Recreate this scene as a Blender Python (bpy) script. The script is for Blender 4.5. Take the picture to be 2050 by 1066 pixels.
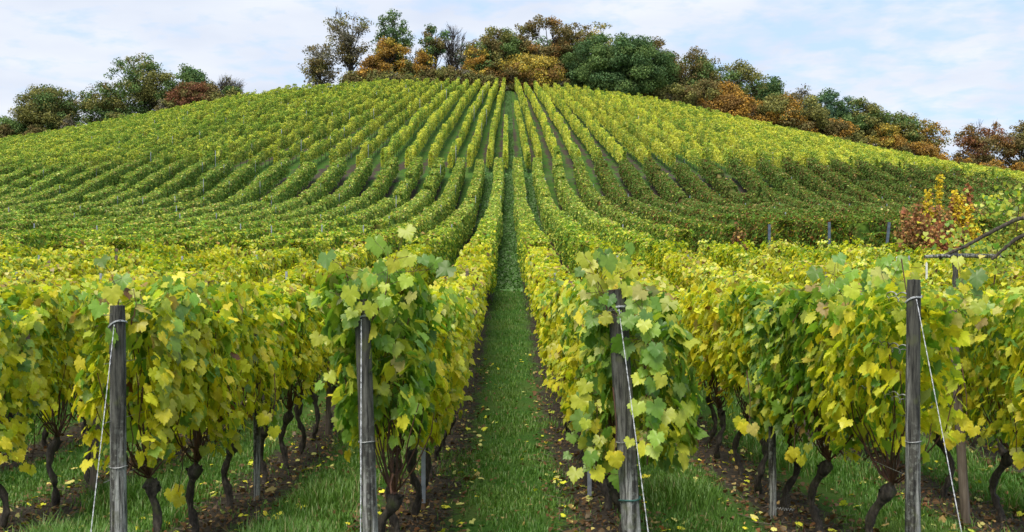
import bpy, math, random
import numpy as np
from math import radians as R
for o in list(bpy.data.objects): bpy.data.objects.remove(o, do_unlink=True)
SC = bpy.context.scene; COL = SC.collection
rng = np.random.default_rng(7); random.seed(7)
F = 2198.0; CX = 1018.0; CY = 533.0          # photo pixels -> directions, used only to read off positions
# ------------------------------------------------------------------ camera, world, sun, exposure
cam = bpy.data.cameras.new('camera'); co = bpy.data.objects.new('camera', cam); COL.objects.link(co)
co.location = (0, 0, 0); co.rotation_euler = (R(90), 0, 0)
cam.sensor_width = 36; cam.lens = 36*F/2050; cam.shift_x = (1025-CX)/2050; cam.clip_start = .05; cam.clip_end = 6000
cam.dof.use_dof = True; cam.dof.focus_distance = 26; cam.dof.aperture_fstop = 6.3
SC.camera = co
SC.view_settings.view_transform = 'Standard'; SC.view_settings.look = 'None'
SC.view_settings.gamma = 1; SC.view_settings.exposure = 0.36
SUN_EL, SUN_AZ = R(57), R(200)                 # azimuth clockwise from +Y
w = bpy.data.worlds.new('World'); SC.world = w; w.use_nodes = True
nt = w.node_tree; nt.nodes.clear()
def N(t, **k):
    n = nt.nodes.new(t)
    for a, b in k.items(): setattr(n, a, b)
    return n
def L(a, b): nt.links.new(a, b)
def math_(op, a, b=None, c=None, clamp=False):
    n = N('ShaderNodeMath', operation=op, use_clamp=clamp)
    for i, v in enumerate((a, b, c)):
        if v is None: continue
        if isinstance(v, (int, float)): n.inputs[i].default_value = v
        else: L(v, n.inputs[i])
    return n.outputs[0]
def ramp(fac, stops, interp='LINEAR'):
    n = N('ShaderNodeValToRGB'); n.color_ramp.interpolation = interp; e = n.color_ramp.elements
    while len(e) < len(stops): e.new(.5)
    for s, (p, c) in zip(e, stops):
        s.position = p; s.color = (c if len(c) == 4 else (*c, 1)) if not isinstance(c, (int, float)) else (c, c, c, 1)
    L(fac, n.inputs[0]); return n.outputs[0]
def mix(fac, a, b, mode='MIX'):
    n = N('ShaderNodeMix', data_type='RGBA', blend_type=mode)
    for i, v in ((0, fac), (6, a), (7, b)):
        if isinstance(v, (int, float)): n.inputs[i].default_value = v
        elif isinstance(v, tuple): n.inputs[i].default_value = (*v, 1)
        else: L(v, n.inputs[i])
    return n.outputs[2]
def noise(vec, scale, detail=4, rough=.55, dist=0.):
    n = N('ShaderNodeTexNoise'); n.inputs['Scale'].default_value = scale; n.inputs['Detail'].default_value = detail
    n.inputs['Roughness'].default_value = rough; n.inputs['Distortion'].default_value = dist
    if vec is not None: L(vec, n.inputs['Vector'])
    return n.outputs['Fac']
sky = N('ShaderNodeTexSky', sky_type='NISHITA'); sky.sun_disc = False
sky.sun_elevation = SUN_EL; sky.sun_rotation = SUN_AZ; sky.dust_density = 1.2
tc = N('ShaderNodeTexCoord'); sp = N('ShaderNodeSeparateXYZ'); L(tc.outputs['Generated'], sp.inputs[0])
zz = math_('ADD', math_('MAXIMUM', sp.outputs[2], 0), .16)
cb = N('ShaderNodeCombineXYZ'); L(math_('DIVIDE', sp.outputs[0], zz), cb.inputs[0]); L(math_('DIVIDE', sp.outputs[1], zz), cb.inputs[1])
n1 = noise(cb.outputs[0], 1.1, 3, .5); n2 = noise(cb.outputs[0], 3.6, 6, .6, .25)
n5 = noise(cb.outputs[0], 9.5, 4, .55, .2)
cl = math_('ADD', math_('ADD', math_('MULTIPLY', n1, .25), math_('MULTIPLY', n2, .35)), math_('MULTIPLY', n5, .40))
bias = math_('MULTIPLY', math_('MAXIMUM', math_('SUBTRACT', sp.outputs[0], .02), -.22), .13)     # clearer sky to the right
cl = math_('SUBTRACT', cl, bias)
cov = ramp(cl, [(.385, .0), (.525, 1.)])
n3 = noise(cb.outputs[0], 2.3, 4, .5)
ccol = ramp(n3, [(.3, (.56, .62, .74)), (.7, (.715, .75, .81))])
skyb = mix(1.0, sky.outputs[0], (.19, .20, .21), 'MULTIPLY')
pale = mix(.82, skyb, (.47, .60, .80))
mx = mix(cov, pale, ccol)
bg = N('ShaderNodeBackground'); L(mx, bg.inputs[0]); bg.inputs[1].default_value = 1.0
wo = N('ShaderNodeOutputWorld'); L(bg.outputs[0], wo.inputs[0])
sl = bpy.data.lights.new('sun', 'SUN'); so = bpy.data.objects.new('sun', sl); COL.objects.link(so)
sl.energy = 3.2; sl.angle = R(30); sl.color = (1, .95, .86)
so.rotation_euler = (R(90)-SUN_EL, 0, -SUN_AZ+R(180)); so.location = (0, -30, 60)
SC.cycles.max_bounces = 7; SC.cycles.diffuse_bounces = 6; SC.cycles.glossy_bounces = 2; SC.cycles.transmission_bounces = 6
SC.cycles.sample_clamp_indirect = 4
# ------------------------------------------------------------------ helpers
def tag(o, label=None, cat=None, group=None, kind=None):
    if label: o['label'] = label
    if cat: o['category'] = cat
    if group: o['group'] = group
    if kind: o['kind'] = kind
    return o
def empty(name, loc=(0, 0, 0), rz=0):
    o = bpy.data.objects.new(name, None); o.empty_display_size = .1; COL.objects.link(o)
    o.location = loc; o.rotation_euler = (0, 0, rz); return o
def mk(name, chunks, mats, parent=None, link=True):
    """chunks: (V[n,3], F[m,k], C[n,3] or None, material index, smooth)"""
    V = np.concatenate([np.asarray(c[0], float) for c in chunks]); me = bpy.data.meshes.new(name)
    off = 0; loops = []; starts = []; mi = []; sm = []; nl = 0; cols = np.ones((len(V), 4), np.float32); has = False
    for c in chunks:
        Fc = np.asarray(c[1], np.int64)
        n, k = Fc.shape; loops.append((Fc+off).ravel()); starts.append(nl+np.arange(n)*k); nl += n*k
        mi.append(np.full(n, c[3])); sm.append(np.full(n, c[4]))
        if c[2] is not None: cols[off:off+len(c[0]), :3] = c[2]; has = True
        off += len(c[0])
    loops = np.concatenate(loops).astype(np.int32); starts = np.concatenate(starts).astype(np.int32)
    me.vertices.add(len(V)); me.vertices.foreach_set('co', V.astype(np.float32).ravel())
    me.loops.add(len(loops)); me.loops.foreach_set('vertex_index', loops)
    me.polygons.add(len(starts)); me.polygons.foreach_set('loop_start', starts)
    me.polygons.foreach_set('material_index', np.concatenate(mi).astype(np.int32))
    me.polygons.foreach_set('use_smooth', np.concatenate(sm).astype(bool))
    if has:
        a = me.attributes.new('col', 'FLOAT_COLOR', 'POINT'); a.data.foreach_set('color', cols.ravel())
    me.update(calc_edges=True)
    for m in mats: me.materials.append(m)
    o = bpy.data.objects.new(name, me)
    if link: COL.objects.link(o)
    if parent: o.parent = parent
    return o
def inst(name, src, parent=None, loc=(0, 0, 0), rz=0, sc=1):
    o = src.copy(); o.name = name; COL.objects.link(o); o.parent = parent
    o.location = loc; o.rotation_euler = (0, 0, rz); o.scale = (sc,)*3 if isinstance(sc, (int, float)) else sc
    return o
def smooth(x): x = np.clip(x, 0, 1); return x*x*(3-2*x)
_lat = np.random.default_rng(3).random((256, 256))
def vn(x, y):
    x = np.asarray(x, float); y = np.asarray(y, float)
    xi = np.floor(x).astype(int); yi = np.floor(y).astype(int); fx = smooth(x-xi); fy = smooth(y-yi)
    g = lambda a, b: _lat[a % 256, b % 256]
    return (g(xi, yi)*(1-fx)+g(xi+1, yi)*fx)*(1-fy)+(g(xi, yi+1)*(1-fx)+g(xi+1, yi+1)*fx)*fy
def norm(v): return v/np.maximum(np.linalg.norm(v, axis=-1, keepdims=True), 1e-9)
def leaves(P, Nn, T, S, C, tv, tf, mi=0, bend=0.0, sm=True):
    """one leaf of template (tv, tf) per row of P; Nn normal, T tip direction, S size, C colour"""
    Nn = norm(Nn); T = norm(T-(T*Nn).sum(1, keepdims=True)*Nn); B = np.cross(T, Nn)
    t = tv[None]*np.asarray(S)[:, None, None]
    V = P[:, None]+t[..., 0:1]*B[:, None]+t[..., 1:2]*T[:, None]+t[..., 2:3]*Nn[:, None]
    n, k = len(P), len(tv)
    Fc = (tf[None]+(np.arange(n)*k)[:, None, None]).reshape(-1, tf.shape[1])
    return (V.reshape(-1, 3), Fc, np.repeat(C, k, 0), mi, sm)
_h = [(0, .0), (.10, -.27), (.22, -.24), (.35, -.34), (.43, -.20), (.57, -.14), (.50, .05), (.62, .13), (.69, .30), (.60, .36), (.58, .50), (.40, .43), (.40, .60), (.30, .64), (.24, .80), (.12, .80), (0, 1.0)]
_o = _h+[(-x, y) for x, y in _h[-2:0:-1]]
def _hqz(x, y): return .26*abs(x)-.30*max(y, 0)**2-.42*x*x+.05*math.sin(7*x+5*y)
LEAF_HQ = (np.array([(0, .18, 0)]+[(x, y, _hqz(x, y)) for x, y in _o])*.78, np.array([(0, i+1, (i+1) % len(_o)+1) for i in range(len(_o))]))
LEAF_MQ = (np.array([(0, 0, 0), (.46, -.1, .02), (.5, .38, .04), (.22, .62, -.04), (0, .9, -.14), (-.22, .62, -.04), (-.5, .38, .04), (-.46, -.1, .02)]), np.array([(0, 1, 2, 3), (0, 3, 4, 5), (0, 5, 6, 7)]))
LEAF_LQ = (np.array([(0, -.45, 0), (.48, .02, .07), (0, .5, -.06), (-.48, .02, .07)]), np.array([(0, 1, 2, 3)]))
def tube(pts, rad, n=8, cap=True, twist=0.):
    pts = np.asarray(pts, float); rad = np.asarray(rad, float)*np.ones(len(pts)); m = len(pts)
    d = np.gradient(pts, axis=0); d = norm(d); V = []
    ref = np.array([0, 0, 1.]) if abs(d[0, 2]) < .9 else np.array([1., 0, 0])
    a = np.linspace(0, 2*np.pi, n, endpoint=False)
    for i in range(m):
        u = norm(np.cross(d[i], ref)); v = np.cross(d[i], u); V.append(pts[i]+rad[i]*(np.cos(a+twist*i)[:, None]*u+np.sin(a+twist*i)[:, None]*v))
    V = np.concatenate(V); Fc = []
    for i in range(m-1):
        for j in range(n): Fc.append((i*n+j, i*n+(j+1) % n, (i+1)*n+(j+1) % n, (i+1)*n+j))
    if cap:
        V = np.concatenate([V, pts[:1], pts[-1:]]); a0, a1 = m*n, m*n+1
        for j in range(0, n): Fc.append((a0, (j+1) % n, j, j)); Fc.append((a1, (m-1)*n+j, (m-1)*n+(j+1) % n, (m-1)*n+(j+1) % n))
    Fc = np.array(Fc)
    return V, Fc
def tubes(lst, mi=0, col=None, n=6):
    """join tubes, caps left as pinched quads are avoided (cap=False)"""
    VV = []; FF = []; off = 0
    for p, r in lst:
        V, Fc = tube(p, r, n, cap=False); VV.append(V); FF.append(Fc+off); off += len(V)
    V = np.concatenate(VV)
    return (V, np.concatenate(FF), None if col is None else np.tile(col, (len(V), 1)), mi, True)
def sticks(A, B, r, mi=0):
    A = np.asarray(A, float); B = np.asarray(B, float); q = np.array([(1, 1, 0), (-1, 1, 0), (-1, -1, 0), (1, -1, 0)])*.7
    r = np.asarray(r)*np.ones(len(A))
    V = np.concatenate([A[:, None]+q*r[:, None, None], B[:, None]+q*r[:, None, None]*.8], 1).reshape(-1, 3)
    f = np.array([(0, 1, 5, 4), (1, 2, 6, 5), (2, 3, 7, 6), (3, 0, 4, 7), (4, 5, 6, 7)])
    return (V, (f[None]+(np.arange(len(A))*8)[:, None, None]).reshape(-1, 4), None, mi, False)
# ------------------------------------------------------------------ materials
def newmat(name):
    global nt
    m = bpy.data.materials.new(name); m.use_nodes = True; nt = m.node_tree; nt.nodes.clear(); return m
def out(sh, bump=None):
    o = N('ShaderNodeOutputMaterial'); L(sh, o.inputs[0])
def leafmat(name, trans=.35, gloss=.06, rough=.45, var=.25, nscale=60):
    m = newmat(name); at = N('ShaderNodeAttribute', attribute_name='col'); oi = N('ShaderNodeObjectInfo')
    tcc = N('ShaderNodeTexCoord'); nz = noise(tcc.outputs['Object'], nscale, 2)
    f = math_('ADD', math_('MULTIPLY', nz, var*2), 1-var)
    f2 = math_('MULTIPLY', f, math_('ADD', math_('MULTIPLY', oi.outputs['Random'], .16), .92))
    c = mix(1., at.outputs['Color'], (1, 1, 1), 'MULTIPLY')
    vm = N('ShaderNodeVectorMath', operation='SCALE'); L(c, vm.inputs[0]); L(f2, vm.inputs['Scale'])
    d = N('ShaderNodeBsdfDiffuse'); L(vm.outputs[0], d.inputs[0])
    t = N('ShaderNodeBsdfTranslucent'); tcx = mix(1., vm.outputs[0], (1.0, 1.1, .55), 'MULTIPLY'); L(tcx, t.inputs[0])
    mx_ = N('ShaderNodeMixShader'); mx_.inputs[0].default_value = trans; L(d.outputs[0], mx_.inputs[1]); L(t.outputs[0], mx_.inputs[2])
    if gloss > 0:
        g = N('ShaderNodeBsdfGlossy'); g.inputs['Roughness'].default_value = rough; g.inputs[0].default_value = (1, .98, .85, 1)
        m2 = N('ShaderNodeMixShader'); m2.inputs[0].default_value = gloss; L(mx_.outputs[0], m2.inputs[1]); L(g.outputs[0], m2.inputs[2]); out(m2.outputs[0])
    else: out(mx_.outputs[0])
    return m
def surf(name, colfn, rough=.85, bump=.4, bscale=40, stretch=(1, 1, 1), metal=0., bdist=.01):
    m = newmat(name); tcc = N('ShaderNodeTexCoord'); mp = N('ShaderNodeMapping'); mp.inputs['Scale'].default_value = stretch
    L(tcc.outputs['Object'], mp.inputs[0]); v = mp.outputs[0]
    b = N('ShaderNodeBsdfPrincipled'); b.inputs['Roughness'].default_value = rough; b.inputs['Metallic'].default_value = metal
    L(colfn(v, tcc.outputs['Object']), b.inputs['Base Color'])
    bn = N('ShaderNodeBump'); bn.inputs['Strength'].default_value = bump; bn.inputs['Distance'].default_value = bdist
    L(noise(v, bscale, 5, .65), bn.inputs['Height']); L(bn.outputs[0], b.inputs['Normal']); out(b.outputs[0]); return m
M = {}
M['leaf'] = leafmat('vine_leaf', .48, .03, .42, .22, 55)
M['leaf_far'] = leafmat('vine_leaf_clump', .38, .0, .5, .15, 9)
M['tree_leaf'] = leafmat('tree_leaf', .22, .0, .5, .2, 1.2)
M['grass'] = leafmat('grass_blade', .3, .04, .5, .12, 3)
M['litter'] = leafmat('fallen_leaf', .12, .03, .5, .3, 80)
def _wood(v, o):
    oi = N('ShaderNodeObjectInfo'); s = N('ShaderNodeSeparateXYZ'); L(o, s.inputs[0])
    fine = ramp(noise(v, 30, 6, .7), [(.40, .18), (.50, .85), (.60, 1.35)])
    streak = ramp(noise(v, 9, 3, .45), [(.44, 0.), (.53, 1.)])
    lich = ramp(noise(o, 26, 4, .7), [(.50, 0.), (.58, .75)])
    base = mix(streak, (.055, .050, .042), (.44, .43, .40)); base = mix(lich, base, (.30, .31, .27))
    k = ramp(math_('ADD', math_('MULTIPLY', math_('SUBTRACT', 1.7, s.outputs[2]), .4), noise(v, 4, 2)), [(.48, 0.), (.85, .72)])
    g = mix(k, (.075, .072, .058), base)
    vm = N('ShaderNodeVectorMath', operation='MULTIPLY'); L(g, vm.inputs[0]); L(fine, vm.inputs[1]); g = vm.outputs[0]
    return mix(ramp(noise(o, 9, 4), [(.56, 0.), (.68, .5)]), g, (.10, .11, .04))
M['wood'] = surf('weathered_post_wood', _wood, .9, 1., 26, (1.9, 1.9, .13), bdist=.02)
def _wood2(v, o): return ramp(noise(v, 20, 5, .65), [(.3, (.055, .038, .026)), (.5, (.15, .115, .085)), (.72, (.25, .205, .16))])
M['wood_brown'] = surf('brown_stake_wood', _wood2, .9, .7, 24, (1.5, 1.5, .12))
def _bark(v, o):
    g = ramp(noise(v, 26, 6, .7), [(.3, (.012, .009, .007)), (.5, (.05, .04, .03)), (.72, (.15, .12, .09))])
    return mix(ramp(noise(o, 7, 3), [(.55, 0.), (.7, .6)]), g, (.07, .085, .02))
M['bark'] = surf('vine_bark', _bark, .95, 1., 30, (1, 1, .3), bdist=.02)
M['cane'] = surf('vine_cane', lambda v, o: ramp(noise(v, 12, 3), [(.3, (.035, .014, .008)), (.7, (.13, .055, .028))]), .7, .2, 30)
M['tree_bark'] = surf('tree_bark', lambda v, o: ramp(noise(v, 2, 4), [(.3, (.03, .024, .02)), (.7, (.10, .085, .07))]), .95, .3, 3)
M['steel'] = surf('galvanised_steel', lambda v, o: ramp(noise(v, 9, 4), [(.3, (.22, .24, .27)), (.7, (.42, .45, .5))]), .55, .1, 40, metal=.35)
M['steel_dark'] = surf('dark_steel', lambda v, o: ramp(noise(v, 9, 4), [(.3, (.06, .08, .11)), (.7, (.14, .18, .22))]), .55, .1, 40, metal=.3)
M['wire'] = surf('old_wire', lambda v, o: ramp(noise(v, 40, 3), [(.35, (.10, .10, .10)), (.65, (.5, .5, .48))]), .5, .2, 60, metal=.4)
M['wire_light'] = surf('galvanised_strand', lambda v, o: ramp(noise(v, 60, 3), [(.35, (.25, .26, .27)), (.6, (.58, .59, .6))]), .5, .2, 60, metal=.2)
M['twine'] = surf('green_twine', lambda v, o: ramp(noise(v, 60, 2), [(.3, (.01, .05, .04)), (.7, (.03, .12, .10))]), .7, .2, 60)
M['paint'] = surf('white_stake_paint', lambda v, o: ramp(noise(v, 8, 3), [(.3, (.5, .5, .47)), (.7, (.75, .75, .72))]), .7, .1, 40)
# ------------------------------------------------------------------ terrain
RS = 1.82                                                     # row spacing; rows stand at (i + .5) * RS
KD = [-60, 0, 5, 8, 12, 16, 20, 24.4, 28, 34, 40, 48, 60, 70, 80, 88, 96, 105]
KZ = [-.2, -1.85, -2.16, -2.29, -2.43, -2.52, -2.40, -2.10, -1.82, -1.36, -.95, -.35, .72, 1.75, 2.95, 4.25, 6.1, 8.3]
_td = np.arange(-60, 105.01, .5); _tz = np.interp(_td, KD, KZ)
_k = np.exp(-np.linspace(-2, 2, 17)**2); _k /= _k.sum(); _tzs = np.convolve(np.pad(_tz, 8, mode='edge'), _k, 'valid'); _tzs[-9:] = _tz[-9:]; _tzs[:9] = _tz[:9]
CXP = [-400, 0, 100, 200, 300, 400, 500, 600, 700, 850, 1018, 1120, 1200, 1300, 1400, 1500, 1600, 1700, 1800, 1900, 2000, 2050, 2300, 2700]
CYP = [350, 281, 264, 245, 224, 204, 184, 171, 164, 159, 160, 167, 178, 194, 215, 239, 263, 286, 309, 330, 346, 353, 385, 430]
_cx = (np.array(CXP)-CX)*198/F; _cz = (CY-np.array(CYP))*198/F-2.1
BXP = [-400, 0, 300, 600, 1500, 1700, 1800, 1900, 2050, 2300]; BYP = [350, 330, 321, 317, 316, 321, 327, 338, 358, 385]
_bx = (np.array(BXP)-CX)*105/F; _bz = (CY-np.array(BYP))*105/F-2.1
def H(x, y):
    x = np.asarray(x, float); y = np.asarray(y, float); x, y = np.broadcast_arrays(x, y)
    p = np.interp(np.clip(y, -60, 105), _td, _tzs); zb = np.interp(x, _bx, _bz); zc = np.interp(x, _cx, _cz)
    low = p+(zb-8.3)*smooth((y-45)/60)
    low = low+.45*smooth((x-6)/5)*smooth((y-35)/4)*(1-smooth((y-48)/30))
    xd = x/np.clip(y, 105, 198); zb = np.where(y > 105, np.interp(xd*105, _bx, _bz), zb); zc = np.interp(x/np.clip(y, 105, 198)*198, _cx, _cz)
    t = (y-105)/93
    up = zb+(zc-zb)*(np.minimum(t, 1)+.03*np.sin(np.pi*np.clip(t, 0, 1)))
    z = np.where(y <= 105, low, up)
    pl = zc+1.2*smooth((y-198)/25)-8*smooth((y-240)/200)-35*smooth((y-400)/900)
    z = np.where(y > 198, pl, z)
    far = smooth((np.abs(x)-130)/260); z = z*(1-far)+(-4)*far
    return z+.05*(vn(x*.8, y*.8)-.5)
def fan(x0, y):                                               # the rows spread a little on the flanks of the middle slope
    x0 = np.asarray(x0, float); return x0*(1+.27*smooth((np.asarray(y, float)-44)/60)*smooth((np.abs(x0)-2.5)/19))
def rowpos(u, y):                                             # across-slope position of the row line u (in rows from the alley) at distance y
    u = np.asarray(u, float); y = np.asarray(y, float); x0 = u*RS; t = np.clip((y-108)/90, 0, 1)
    return fan(x0, np.minimum(y, 105))*(1-t)+(x0-np.tanh(x0*.35)*2.1)*t
xs = np.concatenate([-np.geomspace(1500, 120, 26), np.linspace(-115, -22, 94), np.linspace(-21.5, 21.5, 173), np.linspace(22, 115, 94), np.geomspace(120, 1500, 26)])
ys = np.concatenate([np.linspace(-60, 4, 20), np.linspace(4.5, 40, 143), np.linspace(40.6, 110, 116), np.linspace(111, 230, 100), np.geomspace(235, 2600, 26)])
GX, GY = np.meshgrid(xs, ys); GZ = H(GX, GY); nx, ny = len(xs), len(ys)
idx = np.arange(nx*ny).reshape(ny, nx)
Fq = np.stack([idx[:-1, :-1], idx[:-1, 1:], idx[1:, 1:], idx[1:, :-1]], -1).reshape(-1, 4)
def _groundmat():
    m = newmat('vineyard_ground'); at = N('ShaderNodeAttribute', attribute_name='rowu'); g = N('ShaderNodeNewGeometry'); pos = g.outputs['Position']
    u = at.outputs['Fac']; s = N('ShaderNodeSeparateXYZ'); L(pos, s.inputs[0])
    fr = math_('FRACT', u); dr = math_('ABSOLUTE', math_('SUBTRACT', fr, .5))             # 0 under the vines
    n1 = noise(pos, 1.6, 5, .6); n2 = noise(pos, 14, 5, .7); n3 = noise(pos, 60, 3, .7); n4 = noise(pos, .35, 3)
    edge = math_('ADD', dr, math_('MULTIPLY', math_('SUBTRACT', math_('ADD', n1, n2), 1), .42))
    edge = math_('ADD', edge, math_('MULTIPLY', math_('SUBTRACT', noise(pos, .5, 4, .7), .42), math_('MULTIPLY', math_('GREATER_THAN', s.outputs[1], 100), 1.1)))
    gm = ramp(edge, [(.15, 0.), (.24, 1.)])
    wn = N('ShaderNodeTexWhiteNoise', noise_dimensions='1D'); L(math_('ROUND', u), wn.inputs['W'])
    bare = math_('MULTIPLY', math_('GREATER_THAN', wn.outputs['Value'], .62), math_('GREATER_THAN', math_('ABSOLUTE', u), .8))
    bare = math_('MULTIPLY', math_('MULTIPLY', bare, math_('GREATER_THAN', s.outputs[1], 30)), ramp(noise(pos, .3, 4, .7), [(.46, 0.), (.56, 1.)]))
    gm = math_('MULTIPLY', gm, math_('SUBTRACT', 1, math_('MULTIPLY', math_('MULTIPLY', bare, ramp(n1, [(.42, 0.), (.58, 1.)])), .6)))
    gr = ramp(math_('ADD', math_('MULTIPLY', n2, .6), math_('MULTIPLY', n3, .4)), [(.3, (.020, .062, .009)), (.5, (.045, .120, .015)), (.72, (.09, .18, .028))])
    gr = mix(ramp(noise(pos, .8, 5, .7), [(.45, 0.), (.62, .6)]), gr, (.11, .15, .035))
    so_ = ramp(math_('ADD', math_('MULTIPLY', n2, .5), math_('MULTIPLY', n3, .5)), [(.32, (.022, .017, .013)), (.5, (.066, .051, .038)), (.68, (.15, .12, .09))])
    c = mix(gm, so_, gr)
    forest = math_('MULTIPLY', math_('GREATER_THAN', s.outputs[1], 201), 1)
    c = mix(forest, c, mix(n2, (.05, .03, .015), (.11, .06, .03)))
    b = N('ShaderNodeBsdfPrincipled'); b.inputs['Roughness'].default_value = .95; b.inputs['Specular IOR Level'].default_value = .15; L(c, b.inputs['Base Color'])
    bn = N('ShaderNodeBump'); bn.inputs['Strength'].default_value = .9; bn.inputs['Distance'].default_value = .05
    L(math_('ADD', n2, math_('MULTIPLY', n3, .5)), bn.inputs['Height']); L(bn.outputs[0], b.inputs['Normal']); out(b.outputs[0]); return m
M['ground'] = _groundmat()
go = mk('ground', [(np.stack([GX, GY, GZ], -1).reshape(-1, 3), Fq, None, 0, True)], [M['ground']]); tag(go, kind='structure')
a = go.data.attributes.new('rowu', 'FLOAT', 'POINT')
_u = np.concatenate([np.linspace(-900, -80, 60), np.linspace(-79.5, 79.5, 319), np.linspace(80, 900, 60)])
a.data.foreach_set('value', np.stack([np.interp(xs, rowpos(_u, yy), _u) for yy in ys]).astype(np.float32).ravel())
# ------------------------------------------------------------------ leaf colours
G1 = np.array([.25, .42, .05]); G2 = np.array([.15, .28, .045]); YG = np.array([.57, .62, .07]); YE = np.array([.86, .76, .05])
PA = np.array([.74, .70, .20]); TA = np.array([.48, .33, .11]); BR = np.array([.16, .085, .035]); OL = np.array([.25, .28, .06]); RU = np.array([.30, .12, .04]); BG = np.array([.18, .32, .07])
def pick(n, pal, wts):
    """pal: list of colours; wts [n,k] weights -> colours with small jitter"""
    wts = np.asarray(wts, float)
    if wts.ndim == 1: wts = np.tile(wts, (n, 1))
    c = np.cumsum(wts, 1); c /= c[:, -1:]; k = (rng.random((n, 1)) > c).sum(1); k = np.minimum(k, len(pal)-1)
    C = np.array(pal)[k]; k2 = rng.integers(0, len(pal), n); 
    C = C*(.82+.18*rng.random((n, 1)))+.0
    C = C*np.exp(rng.normal(0, .13, (n, 1))); C[:, 0] *= np.exp(rng.normal(0, .08, n)); return np.clip(C, .004, .85)
PAL = [G1, G2, YG, YE, PA, TA, BR, OL, RU, BG]
def colour_row(x, y, hz, rid=0.):
    """colours of leaves at (x, y) with hz the height in the canopy, 0 bottom 1 top"""
    n = len(x); W = np.zeros((n, 10)); o = np.ones(n)
    a = 1-smooth((y-24)/22)                                   # near yellow block
    top = smooth((hz-.72)/.2); ns = vn(x*.6+40, y*.35)
    W += a[:, None]*np.stack([.8*o, .25*o, 2.4*o+.6*ns, 1.6*(1-hz)+1.3*ns, .9*top, .75*top+.08, .3*top+.08, .2*o, 0*o, .1*o], 1)
    b = smooth((y-24)/22)*(1-smooth((y-104)/3)); rt = smooth((x-4)/6)*smooth((y-37)/3)*(y < 107)
    yw = 1-smooth((np.abs(x)-4)/10); ns = vn(x*.35, y*.12+9); n2 = vn(x*.9+5, y*.5)
    W += (b*(1-rt))[:, None]*np.stack([2.2*o, 1.2*o+1.4*(1-top), .9+1.3*yw, .12+.5*yw*ns, .35*top*o, .5*top, .15*o, .7*o+.6*top, 0*o, .3*o], 1)
    W += (b*rt)[:, None]*np.stack([.3*o, 3.4*o, .06*o, .02*o, .03*top, .55*top+.1, .9*o, 1.5*o, .15+.5*(ns > .7), .1*o], 1)
    c = smooth((y-105)/3)*o; yb = smooth((vn(x*.11+3, y*.045+7)-.42)/.3)*(.5+.9*(x > 8)*(y < 175)) ; pv = vn(np.full(n, rid*7.3+.5), y*.62); s = 2.2*smooth((pv-.55)/.08); gq = 1.8*smooth((.45-pv)/.08)
    sd = 1.5*smooth((-x-8)/30)
    W += c[:, None]*np.stack([1.0+1.2*sd+2.6*gq, .25+.6*sd+1.2*gq, 3.0*o, 1.3*(1-.4*np.minimum(sd, 1))+2.4*yb+2.6*s*(1-.4*sd), .2*o, .18*o, .05*o, .7*o+.5*sd, 0*o, .1*o], 1)
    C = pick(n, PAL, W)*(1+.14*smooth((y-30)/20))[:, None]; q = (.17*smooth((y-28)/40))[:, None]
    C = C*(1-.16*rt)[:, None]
    return np.clip(C*(1-q)+(C@np.array([.3, .6, .1]))[:, None]*q*np.array([1.0, .97, .72]), 0, .85)
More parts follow.
